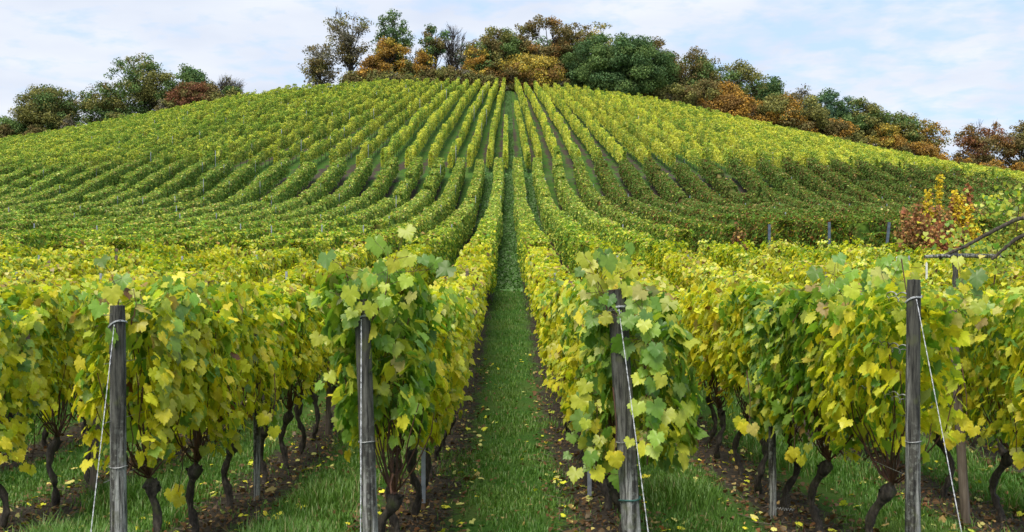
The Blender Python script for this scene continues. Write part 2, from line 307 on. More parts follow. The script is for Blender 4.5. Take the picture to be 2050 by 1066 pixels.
# ------------------------------------------------------------------ far and middle vine rows: one thing per row
def row_part(x0f, y0, y1, per_m, size, hw, zb, zt, seed, tmpl=LEAF_LQ, rag=1., endcap=False):
    """leaf clumps on a hedge-like wall along y; x0f(y) gives the row line"""
    Ln = y1-y0; n = int(per_m*Ln); y = y0+rng.random(n)*Ln
    u = rng.random(n); side = np.where(rng.random(n) < .5, -1, 1)
    ontop = rng.random(n) < .30
    wob = .88+.28*vn(y*1.3+seed*7, side*3+seed); topn = zt+rag*(.30*(vn(y*.9+seed*3, 5+seed)-.5)+.18*(vn(y*3.1, seed*5)-.5)); bot = zb+.28*(vn(y*1.7, 9+seed*2)-.5)
    h = np.where(ontop, .93+.1*rng.random(n), rng.random(n))
    x = np.where(ontop, (rng.random(n)*2-1)*hw*.85, side*hw*wob*(.72+.34*rng.random(n))*(1-.22*h**3))
    z = bot+(topn-bot)*h
    if endcap:                                                # leaves closing the near end of the row
        e = rng.random(n) < min(.5, 1.6/Ln); y = np.where(e, y0-.05+.12*rng.random(n), y); x = np.where(e, x*rng.random(n), x)
    weak = (vn(y*.42+seed*11, seed*1.7+.5) > .76); z = np.where(weak, bot+(z-bot)*.66, z); x = np.where(weak, x*.75, x)
    xc = x0f(y)+x; gz = H(x0f(y), y)
    Nn = np.stack([np.where(ontop, .3*side, side*1.0), 0*y, np.where(ontop, 1., .45)], 1)+rng.normal(0, .45, (n, 3))
    T = np.stack([side*.4, 0*y, np.where(ontop, -.1, -1.)], 1)+rng.normal(0, .4, (n, 3))
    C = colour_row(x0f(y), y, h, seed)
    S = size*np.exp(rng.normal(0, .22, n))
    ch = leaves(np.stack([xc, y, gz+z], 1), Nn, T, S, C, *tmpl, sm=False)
    # closed inner core filling the row, its leaf colours scaled darker
    st = np.arange(y0+(.45 if endcap else .05), y1-.1, .5); m = len(st)
    tp = zt-.22+.25*(vn(st*.9+seed*3, 5+seed)-.5); bt = zb+.16+.25*(vn(st*1.7, 9+seed*2)-.5); ww = hw*(.62+.2*rng.random(m)); ww[0] *= .5; ww[-1] *= .5; tp[0] -= .2; tp[-1] -= .2; tp = tp-.12*(rag-1)-.55*(vn(st*.42+seed*11, seed*1.7+.5) > .72)
    g = H(x0f(st), st); cx = x0f(st)
    ring = np.stack([np.stack([cx-ww*.7, st, g+bt], 1), np.stack([cx+ww*.7, st, g+bt], 1), np.stack([cx+ww, st, g+bt*.3+tp*.7], 1), np.stack([cx+ww*.5, st, g+tp], 1), np.stack([cx-ww*.5, st, g+tp], 1), np.stack([cx-ww, st, g+bt*.3+tp*.7], 1)], 1)
    ring = ring+rng.normal(0, .035, ring.shape)
    V = ring.reshape(-1, 3); Fc = []
    i = np.arange(m-1)[:, None]*6; j = np.arange(6)[None]; jn = (j+1) % 6
    Fc = np.stack([i+j, i+jn, i+6+jn, i+6+j], -1).reshape(-1, 4)
    Fc = np.concatenate([Fc, [[0, 1, 2, 5], [2, 3, 4, 5]], np.array([[0, 5, 2, 1], [5, 4, 3, 2]])+(m-1)*6])
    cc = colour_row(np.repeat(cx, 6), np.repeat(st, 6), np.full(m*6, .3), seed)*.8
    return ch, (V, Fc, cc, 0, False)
ONES = 'zeroth first second third fourth fifth sixth seventh eighth ninth tenth eleventh twelfth thirteenth fourteenth fifteenth sixteenth seventeenth eighteenth nineteenth'.split()
def ordw(n):
    if n < 20: return ONES[n]
    t, u = divmod(n, 10); b = {2: 'twent', 3: 'thirt', 4: 'fort', 5: 'fift', 6: 'sixt'}[t]
    return b+'ieth' if u == 0 else b+'y-'+ONES[u]
def rowword(i): return 'first row %s of the alley' % ('left' if i < 0 else 'right') if i in (-1, 0) else '%s row %s of the alley' % (ordw(-i if i < 0 else i+1), 'left' if i < 0 else 'right')
stick_src = [mk('trunk', [tubes([([(0, 0, -.05), (.03*a, .04*b, .3), (.02*b, -.03*a, .6), (0, 0, .95)], [.03, .024, .03, .018])], 0, None, 6)], [M['bark']], link=False) for a, b in ((1, 1), (-1, 1), (1, -1), (-1, -.3))]
def vine_row(xf, segs, y0, y1, hw, zb, zt, label, group, seed, stem=.025, stp=1.2, single=None, rag=1.):
    x00 = float(xf(np.array([y0]))[0]); loc = np.array([x00, y0, float(H(x00, y0))]); ch = []; first = True
    for (a, b, pm, sz) in segs:
        a_, b_ = max(a, y0), min(b, y1)
        if b_-a_ > 1: ch += list(row_part(xf, a_, b_, pm, sz, hw, zb, zt, seed, rag=rag, endcap=first)); first = False
    ch = [(c[0]-loc,)+c[1:] for c in ch]
    y = np.arange(y0+.3, y1, stp); y = y+rng.normal(0, .12, len(y)); x = xf(y)+rng.normal(0, .04, len(y)); g = H(x, y)
    if single:                                                # close to the alley: each trunk a part
        t = empty('vine_row', loc); mk('foliage', ch, [M['leaf_far']], t)
        for k in range(len(y)):
            if y[k] < single: inst('trunk', stick_src[k % 4], t, (x[k]-loc[0], y[k]-loc[1], g[k]-loc[2]), k*1.3)
        kk = y >= single
        if kk.sum(): A = np.stack([x, y, g-.05], 1)[kk]-loc; B = A+np.array([0, 0, zb+.3]); ch2 = sticks(A, B, stem, 1)
        fo = t.children[0] if t.children else None
    else:
        A = np.stack([x, y, g-.05], 1)-loc; B = A+np.stack([rng.normal(0, .05, len(y)), rng.normal(0, .08, len(y)), np.full(len(y), zb+.3)], 1)
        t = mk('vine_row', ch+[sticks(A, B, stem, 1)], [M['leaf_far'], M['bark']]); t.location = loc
    return tag(t, label, 'vine row', group)
def edge_y(i, lo): return max(lo, (abs((i+.5)*RS)*(1.0 if abs(i) < 18 else 1.2)-2)/.56)
def edge_y_old(i, lo):                                            # first distance at which the row comes into (a widened) view
    x = abs((i+.5)*RS); return max(lo, (x-2)/.56)
SEG_MID = [(30, 46, 640, .11), (46, 62, 520, .125), (62, 84, 400, .145), (84, 106, 340, .16)]
SEG_UP = [(107, 140, 230, .15), (140, 170, 190, .17), (170, 199, 160, .19)]
def side_words(i):
    if i == -1: return 'on the left edge of the central grass alley'
    if i == 0: return 'on the right edge of the central grass alley'
    if i < 0: return ('well ' if i < -8 else '')+'left of the central grass alley'
    return ('well ' if i > 7 else '')+'right of the central grass alley'
NEAR_END = 33.2
for i in range(-37, 36):
    xi = (i+.5)*RS; y0 = edge_y(i, NEAR_END if i < 3 else 39.8)
    y1 = 105.2+rng.normal(0, .15)
    if y1-y0 < 4: continue
    lab = '%s vine %s, on the middle slope' % ('yellow-topped green' if -5 < i < 3 else ('bronzed dark green' if i > 4 else 'clipped green'), rowword(i))
    vine_row(lambda y, i=i: rowpos(i+.5, y)+.05*np.sin(y*.23+i), SEG_MID, y0, y1, (.46 if i > 3 else .41), .62, 2.08, lab, 'vine rows on the middle slope', i+50, .03, single=(62 if -7 < i < 6 else None), rag=.7)
ups = []
for i in range(-60, 59):
    x0 = (i+.5)*RS+(.75 if i < 0 else .35)
    y0 = max(108.3+.3*rng.normal(), (abs(x0)*1.05-4)/.52); y1 = 197.6+.5*rng.normal()
    if i in (0,): x0 = 1.95; y1 = 158
    if i == -1: x0 = -.3; y1 = 135
    if i < -1: x0 += 0*RS
    if y1-y0 < 3: continue
    sk = (0 if i == -1 else (-1.6 if i == 0 else None))
    if sk is None: xf = lambda y, x0=x0: rowpos(x0/RS, y)+.08*np.sin(y*.2+x0)
    else: xf = lambda y, x0=x0, sk=sk: x0+sk*(y-108)/90+0*y
    if i == -1: lab = 'shortest vine row, ending partway up the central grass strip of the upper slope'
    elif i == 0: lab = 'short vine row stopping below the hilltop just right of the upper grass strip'
    else: lab = 'yellow-green vine row, %s %s of the grass strip, on the upper slope' % (ordw(-i-1 if i < 0 else i), 'left' if i < 0 else 'right')
    vine_row(xf, SEG_UP, y0, y1, .23, .64, 2.10+.12*rng.normal(), lab, 'vine rows on the upper slope', i+150, .035, 1.5, rag=2.3)
# ------------------------------------------------------------------ near vines: every vine a thing
def canopy(n, ln, kind, tmpl, size, seed, hw=.29, zb=1.0, zt=2.0):
    y = (rng.random(n)*2-1)*ln/2; side = np.where(rng.random(n) < .5, -1, 1); ontop = rng.random(n) < .17
    h = np.where(ontop, .9+.14*rng.random(n), rng.random(n)**.78)
    topn = zt+.40*(vn(y*2.2+seed*3, 5+seed)-.5)+.12*(vn(y*7, seed)-.5); bot = zb+.75*(vn(y*2.6+seed, 9+seed*2)-.5)
    wob = .70+.7*vn(y*2.2+seed*5, h*2.5+side*11+seed)
    x = np.where(ontop, (rng.random(n)*2-1)*hw, side*hw*wob*(.55+.5*rng.random(n)))
    z = bot+(topn-bot)*h
    # a few shoots above the top
    P = np.stack([x, y, z], 1)
    Nn = np.stack([side*np.where(ontop, .4, .9), -.25+0*y, np.where(ontop, .9, .62)], 1)+rng.normal(0, .45, (n, 3))
    T = np.stack([side*.6, -.1+0*y, -1+0*y], 1)+rng.normal(0, .5, (n, 3))
    o = np.ones(n); ns = vn(y*2.3+seed*9, h*3+seed); top = smooth((h-.74)/.2)
    if kind == 'green': W = np.stack([3.4*o, .6*o, 2.2*o, .1+3.2*smooth((.4-h)/.3)*ns, .1*o, .06*o, .03*o, .1*o, 0*o, 1.1*o], 1)
    elif kind == 'mixed': W = np.stack([1.0+1.1*h, .2*o, 3.0*o, 2.2+9*smooth((.85-h)/.5)*(.4+ns), .25*o+.2*top, .05+.2*top, .05*o, .1*o, 0*o, .3*o], 1)
    else: W = np.stack([.6*o, .12*o, 2.8*o, 2.2+4*ns+3.5*(1-h), .4+1.2*top, .07+.55*top, .06+.2*top, .12*o, 0*o, .06*o], 1)
    C = pick(n, PAL, W); S = size*np.clip(np.exp(rng.normal(0, .24, n)), .5, 1.35)
    return leaves(P, Nn, T, S, C, *tmpl)
def core(ln, kind, zb=1.05, zt=1.85, hw=.13, seed=0):
    """sparse dense heart of older leaves, as leaves of a larger size"""
    n = 140; P = np.stack([rng.normal(0, hw*.6, n), (rng.random(n)*2-1)*ln/2, zb+rng.random(n)*(zt-zb)], 1)
    Nn = np.stack([np.sign(rng.normal(size=n)), rng.normal(0, .3, n), rng.normal(0, .3, n)], 1); T = np.stack([0*P[:, 0], rng.normal(0, .3, n), -1+0*P[:, 0]], 1)
    C = pick(n, PAL, [1.2, 1.0, 2, 2.2 if kind != 'green' else .2, 0, .1, .1, .3, 0, .2])
    return leaves(P, Nn, T, np.full(n, .13), C, *LEAF_MQ)
def shoots(seed, n=17, ln=1.25, top=1.85):
    r = random.Random(seed); lst = []
    for k in range(n):
        y = r.uniform(-.5, .5)*ln; x = r.choice((-1, 1))*r.uniform(.02, .30); p = [(0, r.uniform(-.05, .05), .70)]
        zt = r.uniform(1.2, top); yy = y*.6
        for s in range(1, 7):
            f = s/6; p.append((x*f+r.uniform(-.02, .02), yy*min(1, f*1.6)+(y-yy)*f+r.uniform(-.03, .03), .70-.06*math.sin(f*3)*(k % 3 == 0)+(zt-.70)*f**1.25))
        lst.append((p, np.linspace(.0075, .0035, 7)))
    for s in (-1, 1):                                         # bent fruiting arms along the wire
        p = [(0, 0, .70)]+[(r.uniform(-.02, .02), s*.1*q, .78+.1*math.sin(q*.6)+r.uniform(-.01, .01)) for q in range(1, 6)]
        lst.append((p, np.linspace(.012, .006, 6)))
    return tubes(lst, 0, None, 5)
def trunk(seed, h=.74):
    r = random.Random(seed); pts = []; rad = []; x = y = 0; lx = r.uniform(-.09, .09); ly = r.uniform(-.14, .14); m = 15
    a = r.uniform(0, 6)
    for k in range(m):
        f = k/(m-1)
        x = lx*f+.045*math.sin(f*7+a)+r.uniform(-.008, .008); y = ly*f+.065*math.sin(f*6+a*2)+r.uniform(-.008, .008)
        x -= .045*math.sin(a)*(1-f); y -= .065*math.sin(a*2)*(1-f)
        pts.append((x*(1 if f < 1 else .9), y, -.06+(h+.06)*f)); b = .022+.014*math.sin(f*11+a)**2+(.024*smooth((f-.74)/.14)*(1-smooth((f-.93)/.1)))+.010*(1-f)**6
        rad.append(b*r.uniform(.88, 1.15)*(1 if k < m-1 else .45))
    V, Fc = tube(pts, rad, 12, cap=False); V = V+.024*(np.stack([vn(V[:, 2]*26+V[:, 0]*60+seed, V[:, 1]*60), vn(V[:, 2]*22, V[:, 0]*60+seed), vn(V[:, 1]*50, V[:, 2]*30)], 1)-.5)
    ch = [(V, Fc, None, 0, True)]
    for k in range(3):                                        # stubby old arms and spurs at the head
        e = np.array(pts[-3+(k % 2)]); dd = np.array([r.uniform(-.06, .06), r.uniform(-.14, .14), r.uniform(.03, .11)])
        ch.append(tubes([([e, e+dd*.6+np.array([0, 0, .01]), e+dd], [.024, .018, .009])], 0, None, 8))
    top = np.array(pts[-1]); return ch, top
trunk_src = []
for s in range(9):
    ch, top = trunk(s+11, .66+.1*random.random()); trunk_src.append((mk('trunk', ch, [M['bark']], link=False), top))
cane_src = [mk('shoots', [shoots(s+5)], [M['cane']], link=False) for s in range(5)]
def cansrc(kind, hq, seed, n, size, ln=1.35, **k):
    t = LEAF_HQ if hq else LEAF_MQ
    return mk('foliage', [canopy(n, ln, kind, t, size, seed, **k), core(ln, kind)], [M['leaf']], link=False)
can = {('green', 1): [cansrc('green', 1, s, 1050, .106) for s in (1, 2, 3)],
       ('mixed', 1): [cansrc('mixed', 1, s+10, 1050, .100) for s in range(5)],
       ('yellow', 1): [cansrc('yellow', 1, s+20, 1050, .098) for s in range(4)],
       ('mixed', 0): [cansrc('mixed', 0, s+30, 950, .096) for s in range(4)],
       ('yellow', 0): [cansrc('yellow', 0, s+40, 950, .094) for s in range(6)]}
ORD = ['first', 'second', 'third', 'fourth', 'fifth', 'sixth', 'seventh', 'eighth']
ROWN = {-3: 'third row left of the grass alley', -2: 'second row left of the grass alley', -1: 'row on the left edge of the grass alley', 0: 'row on the right edge of the grass alley', 1: 'second row right of the grass alley', 2: 'third row right of the grass alley'}
START = {-2: [8.45, 9.4, 10.7, 12.3, 13.3, 14.4], -1: [8.0, 9.3, 10.2, 11.4, 12.6, 13.9], 0: [8.1, 9.3, 10.7, 11.9, 12.9, 14.1], 1: [8.2, 9.6, 10.6, 11.7, 12.9, 14.1], 2: [8.9, 10.2, 11.5, 12.7], -3: [9.7, 10.9, 12.1, 13.3]}
VISIBLE_K = {-3: 1, -2: 0, -1: 0, 0: 0, 1: 0, 2: 1}
nv = 0
for i in range(-11, 11):
    xi = (i+.5)*RS
    ylist = list(START.get(i, [max(9.0, abs(xi)/.56)]))
    if i not in START: ylist[0] += .6*random.random()
    while ylist[-1]+1.2 < (NEAR_END-.3 if i < 3 else 34.5): ylist.append(ylist[-1]+1.2)
    for k, y in enumerate(ylist):
        if abs(xi)-1.0 > .55*y: continue
        hq = y < 15
        if y < 9 and i in (-1, 0): kind = 'green'
        elif y < 9: kind = 'mixed'
        elif y < 12.5: kind = 'green' if random.random() < .18 else 'mixed'
        elif y < 17: kind = 'mixed' if random.random() < .5 else 'yellow'
        else: kind = 'mixed' if random.random() < .18+.5*max(0, (y-22)/12) else 'yellow'
        if not hq and kind == 'green': kind = 'mixed'
        x = xi+random.uniform(-.04, .04); z = float(H(x, y))
        t = empty('grapevine', (x, y, z), math.pi*(random.random() < .5)+random.uniform(-.04, .04))
        tr, top = random.choice(trunk_src); inst('trunk', tr, t)
        inst('shoots', random.choice(cane_src), t, (top[0], top[1], top[2]-.70))
        inst('foliage', random.choice(can[(kind, 1 if hq else 0)]), t, (0, 0, random.uniform(-.05, .05)), 0, (1.0, 1.0, random.uniform(.97, 1.03)))
        kw = {'green': 'broad-leaved green', 'mixed': 'half yellow', 'yellow': 'mostly yellow'}[kind]
        tag(t, '%s vine, %s from near end, %s' % (kw, ordw(k+1), rowword(i).replace('of the alley', 'of alley')), 'grapevine', 'grapevines in the near vineyard block')
        nv += 1
print('near vines', nv)
# ------------------------------------------------------------------ posts, wires
def post_mesh(h, r, seed, lean=(0, 0), mat='wood', n=20):
    m = 26; zs = np.linspace(-.5, h, m); pts = np.stack([lean[0]*zs/h, lean[1]*zs/h, zs], 1); rr = r*(1.04-.06*np.clip(zs/h, 0, 1)); rr[-1] *= .9
    V, Fc = tube(pts, rr, n, cap=False)
    a = np.tile(np.arange(n), m); z = V[:, 2]; dd = .22*(vn(a*.9+seed*9, z*.8+seed)-.5)+.20*(vn(a*5.3+seed, z*.6)-.5)+.05*(vn(a*3.1, z*9+seed)-.5)
    c = np.repeat(pts, n, 0); V = c+(V-c)*(1+dd)[:, None]
    top = (V[-n:].mean(0)+np.array([0, 0, .004]))[None]; ring = V[-n:]; inner = top+(ring-top)*.55+np.array([0, 0, -.004])
    ft = [(j, (j+1) % n, n+(j+1) % n, n+j) for j in range(n)]
    cap = (np.concatenate([ring, inner]), np.array(ft), None, 0, False); tri = (np.concatenate([inner, top]), np.array([(j, (j+1) % n, n) for j in range(n)]), None, 0, False)
    return mk('post_body', [(V, Fc, None, 0, True), cap, tri], [M[mat]], link=False)
def ring_tie(z, r, mat, parent, wob=.006, rad=.0035, cxy=(0, 0), name='wire_tie', tilt=0, turns=1):
    a = np.linspace(0, 2*np.pi*turns, 28*turns); p = np.stack([cxy[0]+r*np.cos(a), cxy[1]+r*np.sin(a), z+wob*np.sin(a*2+z*9)+tilt*np.cos(a)+.006*a/6.28], 1)
    return mk(name, [tubes([(p, rad)], 0, None, 6)], [M[mat]], parent)
ends = [  # x, y, top z, radius, top lean dx, label, guy end px
    (-2.70, 7.61, -.273, .056, -.01, 'weathered grey end post standing leftmost in front, bare-topped, with a white wire slanting down left', (182, 1066), .5),
    (-.905, 7.33, -.223, .050, -.075, 'split silver-grey end post left of the grass alley, leafy shoots over its top', (722, 1066), .2),
    (.86, 7.41, -.158, .062, -.13, 'thick dark leaning end post right of the grass alley, green twine near its foot', (1293, 1030), .62),
    (2.70, 7.32, -.090, .047, 0, 'straight mottled end post at the right, tallest in front, coiled wire ends beside it', (1925, 1066), .8)]
def world(px, py, y): return np.array([(px-CX)/F*y, y, (CY-py)/F*y])
for k, (x, y, zt, r, lean, lab, gp, sl_) in enumerate(ends):
    g = float(H(x, y)); h = zt-g; t = empty('end_post', (x, y, g)); tag(t, lab, 'post', 'end posts of the nearest vine rows')
    pb = post_mesh(h, r, k+3, (lean, 0)); COL.objects.link(pb); pb.parent = t
    lx = lambda z: lean*z/h
    zt1 = zt-g-.13; ring_tie(zt1, r*1.1, 'wire_light', t, .012, .003, (lx(zt1), 0), tilt=.02, turns=2)
    zt2 = (CY-885)/F*y-g if k != 0 else (CY-935)/F*y-g; ring_tie(zt2, r*1.1, 'wire', t, .003, .0035, (lx(zt2), 0))
    if k == 2:
        zt3 = (CY-1000)/F*y-g; ring_tie(zt3, r*1.13, 'twine', t, .006, .006, (lx(zt3), 0), 'twine_tie', tilt=.01)
        zt4 = zt-g-.17; ring_tie(zt4, r*1.13, 'wire_light', t, .02, .003, (lx(zt4), 0), tilt=-.03)
    # twisted wire drop from the tie, then the stay wire to its ground anchor
    p0 = np.array([x+lx(zt1), y-r*1.15, g+zt1]); e = world(gp[0], gp[1], y-.9); dirv = e-p0
    ga = float(H(x, y-1.3)); tt = (ga-p0[2])/dirv[2]; a1 = p0+dirv*tt
    s = np.linspace(0, 1, 60)[:, None]; base = p0+(a1-p0)*s; ph = s[:, 0]*260
    off = np.stack([np.cos(ph), np.sin(ph), 0*ph], 1)*.0019
    gw = mk('stay_wire', [tubes([(base+off-p0, .0016), (base-off-p0, .0016)], 0, None, 5)], [M['wire_light']]); gw.location = p0
    tag(gw, 'pale twisted stay wire running down from the '+['leftmost front post', 'split silver post left of the grass alley', 'dark leaning post right of the grass alley', 'tall mottled post at the right'][k], 'wire', 'stay wires of the front posts')
# coil ends of the trellis wires on the right post
for q, (py, ln, lab) in enumerate([(590, .30, 'frayed coiled wire end at the top of the right front post'), (695, .24, 'frayed coiled wire end halfway up the right front post'), (795, .24, 'frayed coiled wire end lower on the right front post')]):
    zz_ = (CY-py)/F*7.35; a = np.linspace(0, 60, 150); s = a/60
    p = np.stack([2.655-s*.03+.010*np.cos(a), 7.34+s*2.2*ln*3, zz_+.012*np.sin(a)-.0*s], 1)
    p2 = np.stack([2.655-s*.02+.016*np.cos(-a*.7), 7.34+s*1.3*ln*3, zz_-.035+.018*np.sin(a*.7)], 1)
    org = np.array([2.655, 7.34, zz_])
    o = mk('coiled_wire', [tubes([(p-org, .0045), (p2-org, .003)], 0, None, 5)], [M['wire']]); o.location = org; tag(o, lab, 'wire', 'coiled wire ends on the right front post')
spg = np.linspace(0, 44, 160); p = np.stack([.012*np.cos(spg), spg/44*.16, .012*np.sin(spg)], 1)
o = mk('wire_spring', [tubes([(p, .0022)], 0, None, 5)], [M['wire']]); o.location = (2.50, 9.6, float(H(2.5, 9.6))+.22); o.rotation_euler = (0, 0, 1.2)
tag(o, 'small coiled tensioning spring low beside the right front post', 'spring')
WH = [.82, 1.22, 1.62, 1.95]
for i in range(-3, 3):
    xi = (i+.5)*RS; ys0 = 7.4 if i not in (-3, 2) else 8.5
    for q, hgt in enumerate(WH):
        yy = np.arange(ys0, 34, 1.0); p = np.stack([xi+.0*yy, yy, H(xi, yy)+hgt], 1); org = p[0].copy()
        o = mk('trellis_wire', [tubes([(p-org, .0022)], 0, None, 4)], [M['wire']]); o.location = org
        tag(o, '%s trellis wire of the %s, in the near block' % (['lowest', 'second lowest', 'second highest', 'topmost'][q], rowword(i)), 'wire', 'trellis wires of the near rows')
# line posts within the rows
wp = [post_mesh(2.0, .034, 20, (0, 0), 'wood', 12), post_mesh(2.0, .036, 31, (.05, .03), 'wood_brown', 12), post_mesh(2.05, .042, 40, (-.13, 0), 'wood_brown', 14)]
def channel(h, w=.042, d=.032, t=.004, mat='steel'):
    pr = [(-w/2, -d/2), (w/2, -d/2), (w/2, d/2), (w/2-t, d/2), (w/2-t, -d/2+t), (-w/2+t, -d/2+t), (-w/2+t, d/2), (-w/2, d/2)]
    V = np.array([(x, y, z) for z in (-.3, h) for x, y in pr]); f = [(j, (j+1) % 8, 8+(j+1) % 8, 8+j) for j in range(8)]
    f += [(8, 9, 12, 13), (9, 10, 11, 12), (8, 13, 14, 15)]
    ch = [(V, np.array(f), None, 0, False)]
    A = np.array([(s*(w/2+.004), -d/2, z) for z in np.arange(.5, h, .12) for s in (-1, 1)]); ch.append(sticks(A, A+np.array([0, 0, .012]), .004))
    return mk('post_body', ch, [M[mat]], link=False)
mp_ = channel(2.0); mpd = channel(2.15, mat='steel_dark', w=.05, d=.04)
def line_post(src, x, y, name, lab, cat='post', group='line posts within the vine rows', rz=0, dz=0, sc=1):
    t = inst(name, src, None, (x, y, float(H(x, y))+dz), rz, sc); return tag(t, lab, cat, group)
near_posts = [(-2.60, 11.35, 0, 'thin grey wooden stake among trunks, second row left of the grass alley'), (-2.67, 16.2, 1, 'brownish wooden stake farther down, second row left of the grass alley'),
    (-4.2, 11.1, 1, 'brown stake behind the leftmost front post'), (2.50, 10.4, 0, 'slim grey wooden stake in the second row right of the alley'),
    (4.25, 10.2, 2, 'brown leaning wooden stake right of the right front post')]
for x, y, k, lab in near_posts: line_post(wp[k], x, y, 'wooden_stake', lab)
for x, y, lab in [(-.86, 11.1, 'bare galvanised steel post low in the row left of the grass alley'), (.84, 11.4, 'galvanised steel post behind the dark leaning front post'), (2.86, 17.6, 'slender galvanised post seen between trunks right of the dark leaning post')]:
    line_post(mp_, x, y, 'steel_post', lab)
for i in range(-9, 9):
    for y in np.arange(16.5, 33, 5.5):
        xi = (i+.5)*RS
        if abs(xi) > .5*y or (i in (-2, 1) and y < 18): continue
        line_post(mp_ if (i+int(y)) % 3 else wp[1], xi+.02, y+.5*((i*7) % 5)/5, 'steel_post' if (i+int(y)) % 3 else 'wooden_stake', 'line post among yellow leaves, %s, %s' % (rowword(i), 'nearest' if y < 20 else ('middle' if y < 25 else 'farthest')), group='line posts hidden in the near rows', dz=.12)
for i in range(-30, 30, 1):
    xi = (i+.5)*RS
    for y in np.arange(44, 104, 11.):
        yy = y+5*vn(i*3.3, y)
        if abs(xi) > .49*yy or vn(i*1.7+.5, y*1.3+.5) < .44: continue
        line_post(mp_, float(rowpos(i+.5, yy))+.34, yy, 'steel_post', 'pale slim post on the middle slope, %s, %s part' % (rowword(i), ['lowest', 'lower', 'central', 'central upper', 'higher', 'highest'][int((y-44)//11)]), group='posts on the middle slope', dz=.22)
for i in range(-46, 46):
    x0 = (i+.5)*RS+(.75 if i < 0 else .35)
    for y in np.arange(110, 196, 14.):
        yy = y+10*vn(i*2.3, y*.7)
        if abs(x0) > .49*yy or vn(i*1.9+.3, y*1.1+.2) < .60 or i in (-1, 0) or yy > 196: continue
        line_post(mp_, float(rowpos(x0/RS, yy))+.26, yy, 'steel_post', 'pale slim post on the upper slope, %s, %s part' % (rowword(i), ['lowest', 'lower', 'low central', 'high central', 'higher', 'highest', 'topmost'][int((y-110)//14)]), group='posts on the upper slope', dz=.15, sc=(1.3, 1.3, 1))
for q, (px, lab) in enumerate([(1540, 'dark steel end post of the dark green block, leftmost of three'), (1660, 'dark steel end post of the dark green block, middle of three'), (1768, 'leaning dark steel end post beside the red-brown shrub')]):
    y = 39.2-.3*q; x = (px-CX)/F*y; t = line_post(mpd, x, y, 'steel_post', lab, group='end posts of the dark green block', sc=(1.7, 1.7, 1.)); t.rotation_euler = (0, [0, 0, .10][q], 0)
# leafy shoots rising over the front posts and leaves hanging at their feet
def spray(name, base, tip, nl, size, W, lab, side=1.0, spread=.09):
    base = np.array(base, float); tip = np.array(tip, float); s = np.linspace(0, 1, 9)[:, None]
    p = base+(tip-base)*s*.78+np.array([.025, 0, 0])*np.sin(s*3)*side+rng.normal(0, .004, (9, 3))
    t = empty(name, base); mk('stem', [tubes([(p-base, np.linspace(.006, .002, 9))], 0, None, 6)], [M['cane']], t)
    f = rng.random(nl)**.8; P = base+(tip-base)*f[:, None]+rng.normal(0, spread, (nl, 3)); n = nl
    Nn = np.stack([rng.normal(0, .5, n), -1+0*f, .5+rng.normal(0, .3, n)], 1); T = np.stack([rng.normal(0, .5, n), -.3+0*f, -1+rng.normal(0, .3, n)], 1)
    pet = [([base-base+(base+(tip-base)*ff)-base, q-base], [.002, .0015]) for ff, q in zip(f, P)]
    mk('leaves', [leaves(P-base, Nn, T, size*np.exp(rng.normal(0, .2, n)), pick(n, PAL, W), *LEAF_HQ)], [M['leaf']], t)
    mk('petioles', [tubes(pet, 0, None, 4)], [M['cane']], t)
    return tag(t, lab, 'vine shoot', 'vine shoots around the front posts')
GW = [3, .5, 2.4, .1, .1, .05, 0, 0, 0, 1.]; YW = [.3, 0, 1.5, 4, .3, .1, 0, 0, 0, 0]; MW = [2, .2, 2.6, 1.2, .2, .1, 0, 0, 0, .6]
def wz(px, py, y): return world(px, py, y)
SPR = [((700, 640, 7.35), (690, 520, 7.3), 13, .10, GW, 'green shoot arching left over the silver post left of the alley'),
       ((745, 640, 7.25), (790, 520, 7.2), 12, .10, GW, 'green shoot rising above the silver post left of the alley'),
       ((800, 700, 7.6), (830, 540, 7.6), 16, .10, GW, 'green leafy shoot right of the silver post left of the alley'),
       ((690, 800, 7.6), (680, 620, 7.6), 12, .10, GW, 'drooping green shoot on the left of the silver post by the alley'),
       ((790, 860, 7.7), (800, 700, 7.6), 14, .10, GW, 'broad leaved green shoot low right of the silver post by the alley'),
       ((1215, 640, 7.35), (1185, 530, 7.3), 13, .10, GW, 'pale green shoot up left of the dark leaning post'),
       ((1245, 620, 7.6), (1225, 505, 7.6), 12, .10, GW, 'topmost green shoot above the dark leaning post'),
       ((1290, 760, 7.35), (1285, 590, 7.3), 15, .10, GW, 'green shoot right beside the dark leaning post'),
       ((1295, 930, 7.35), (1300, 740, 7.3), 15, .10, MW, 'green and yellow shoot hanging low right of the dark leaning post'),
       ((1190, 950, 7.5), (1195, 780, 7.5), 18, .10, MW, 'yellowing shoot low left of the dark leaning post'),
       ((232, 640, 7.7), (220, 525, 7.7), 5, .13, GW, 'single green shoot above the leftmost front post'),
       ((262, 650, 7.75), (268, 560, 7.75), 3, .13, YW, 'yellow leaf pair above the leftmost front post'),
       ((1770, 600, 7.9), (1760, 532, 7.9), 12, .10, GW, 'green shoot at the top left of the right front post'),
       ((1690, 610, 8.6), (1665, 535, 8.6), 12, .10, GW, 'green shoot rising left of the coiled wires'), ((1800, 620, 8.8), (1800, 524, 8.8), 14, .10, MW, 'yellow-green shoot tip above the white stakes'),
       ((1930, 640, 9.3), (1925, 545, 9.3), 14, .10, MW, 'yellow-green shoot tip right of the right front post')]
for a_, b_, nl, sz, W, lab in SPR: spray('vine_shoot', wz(*a_), wz(*b_), int(nl*(1.7 if nl > 6 else 1)), sz*1.08, W, lab)
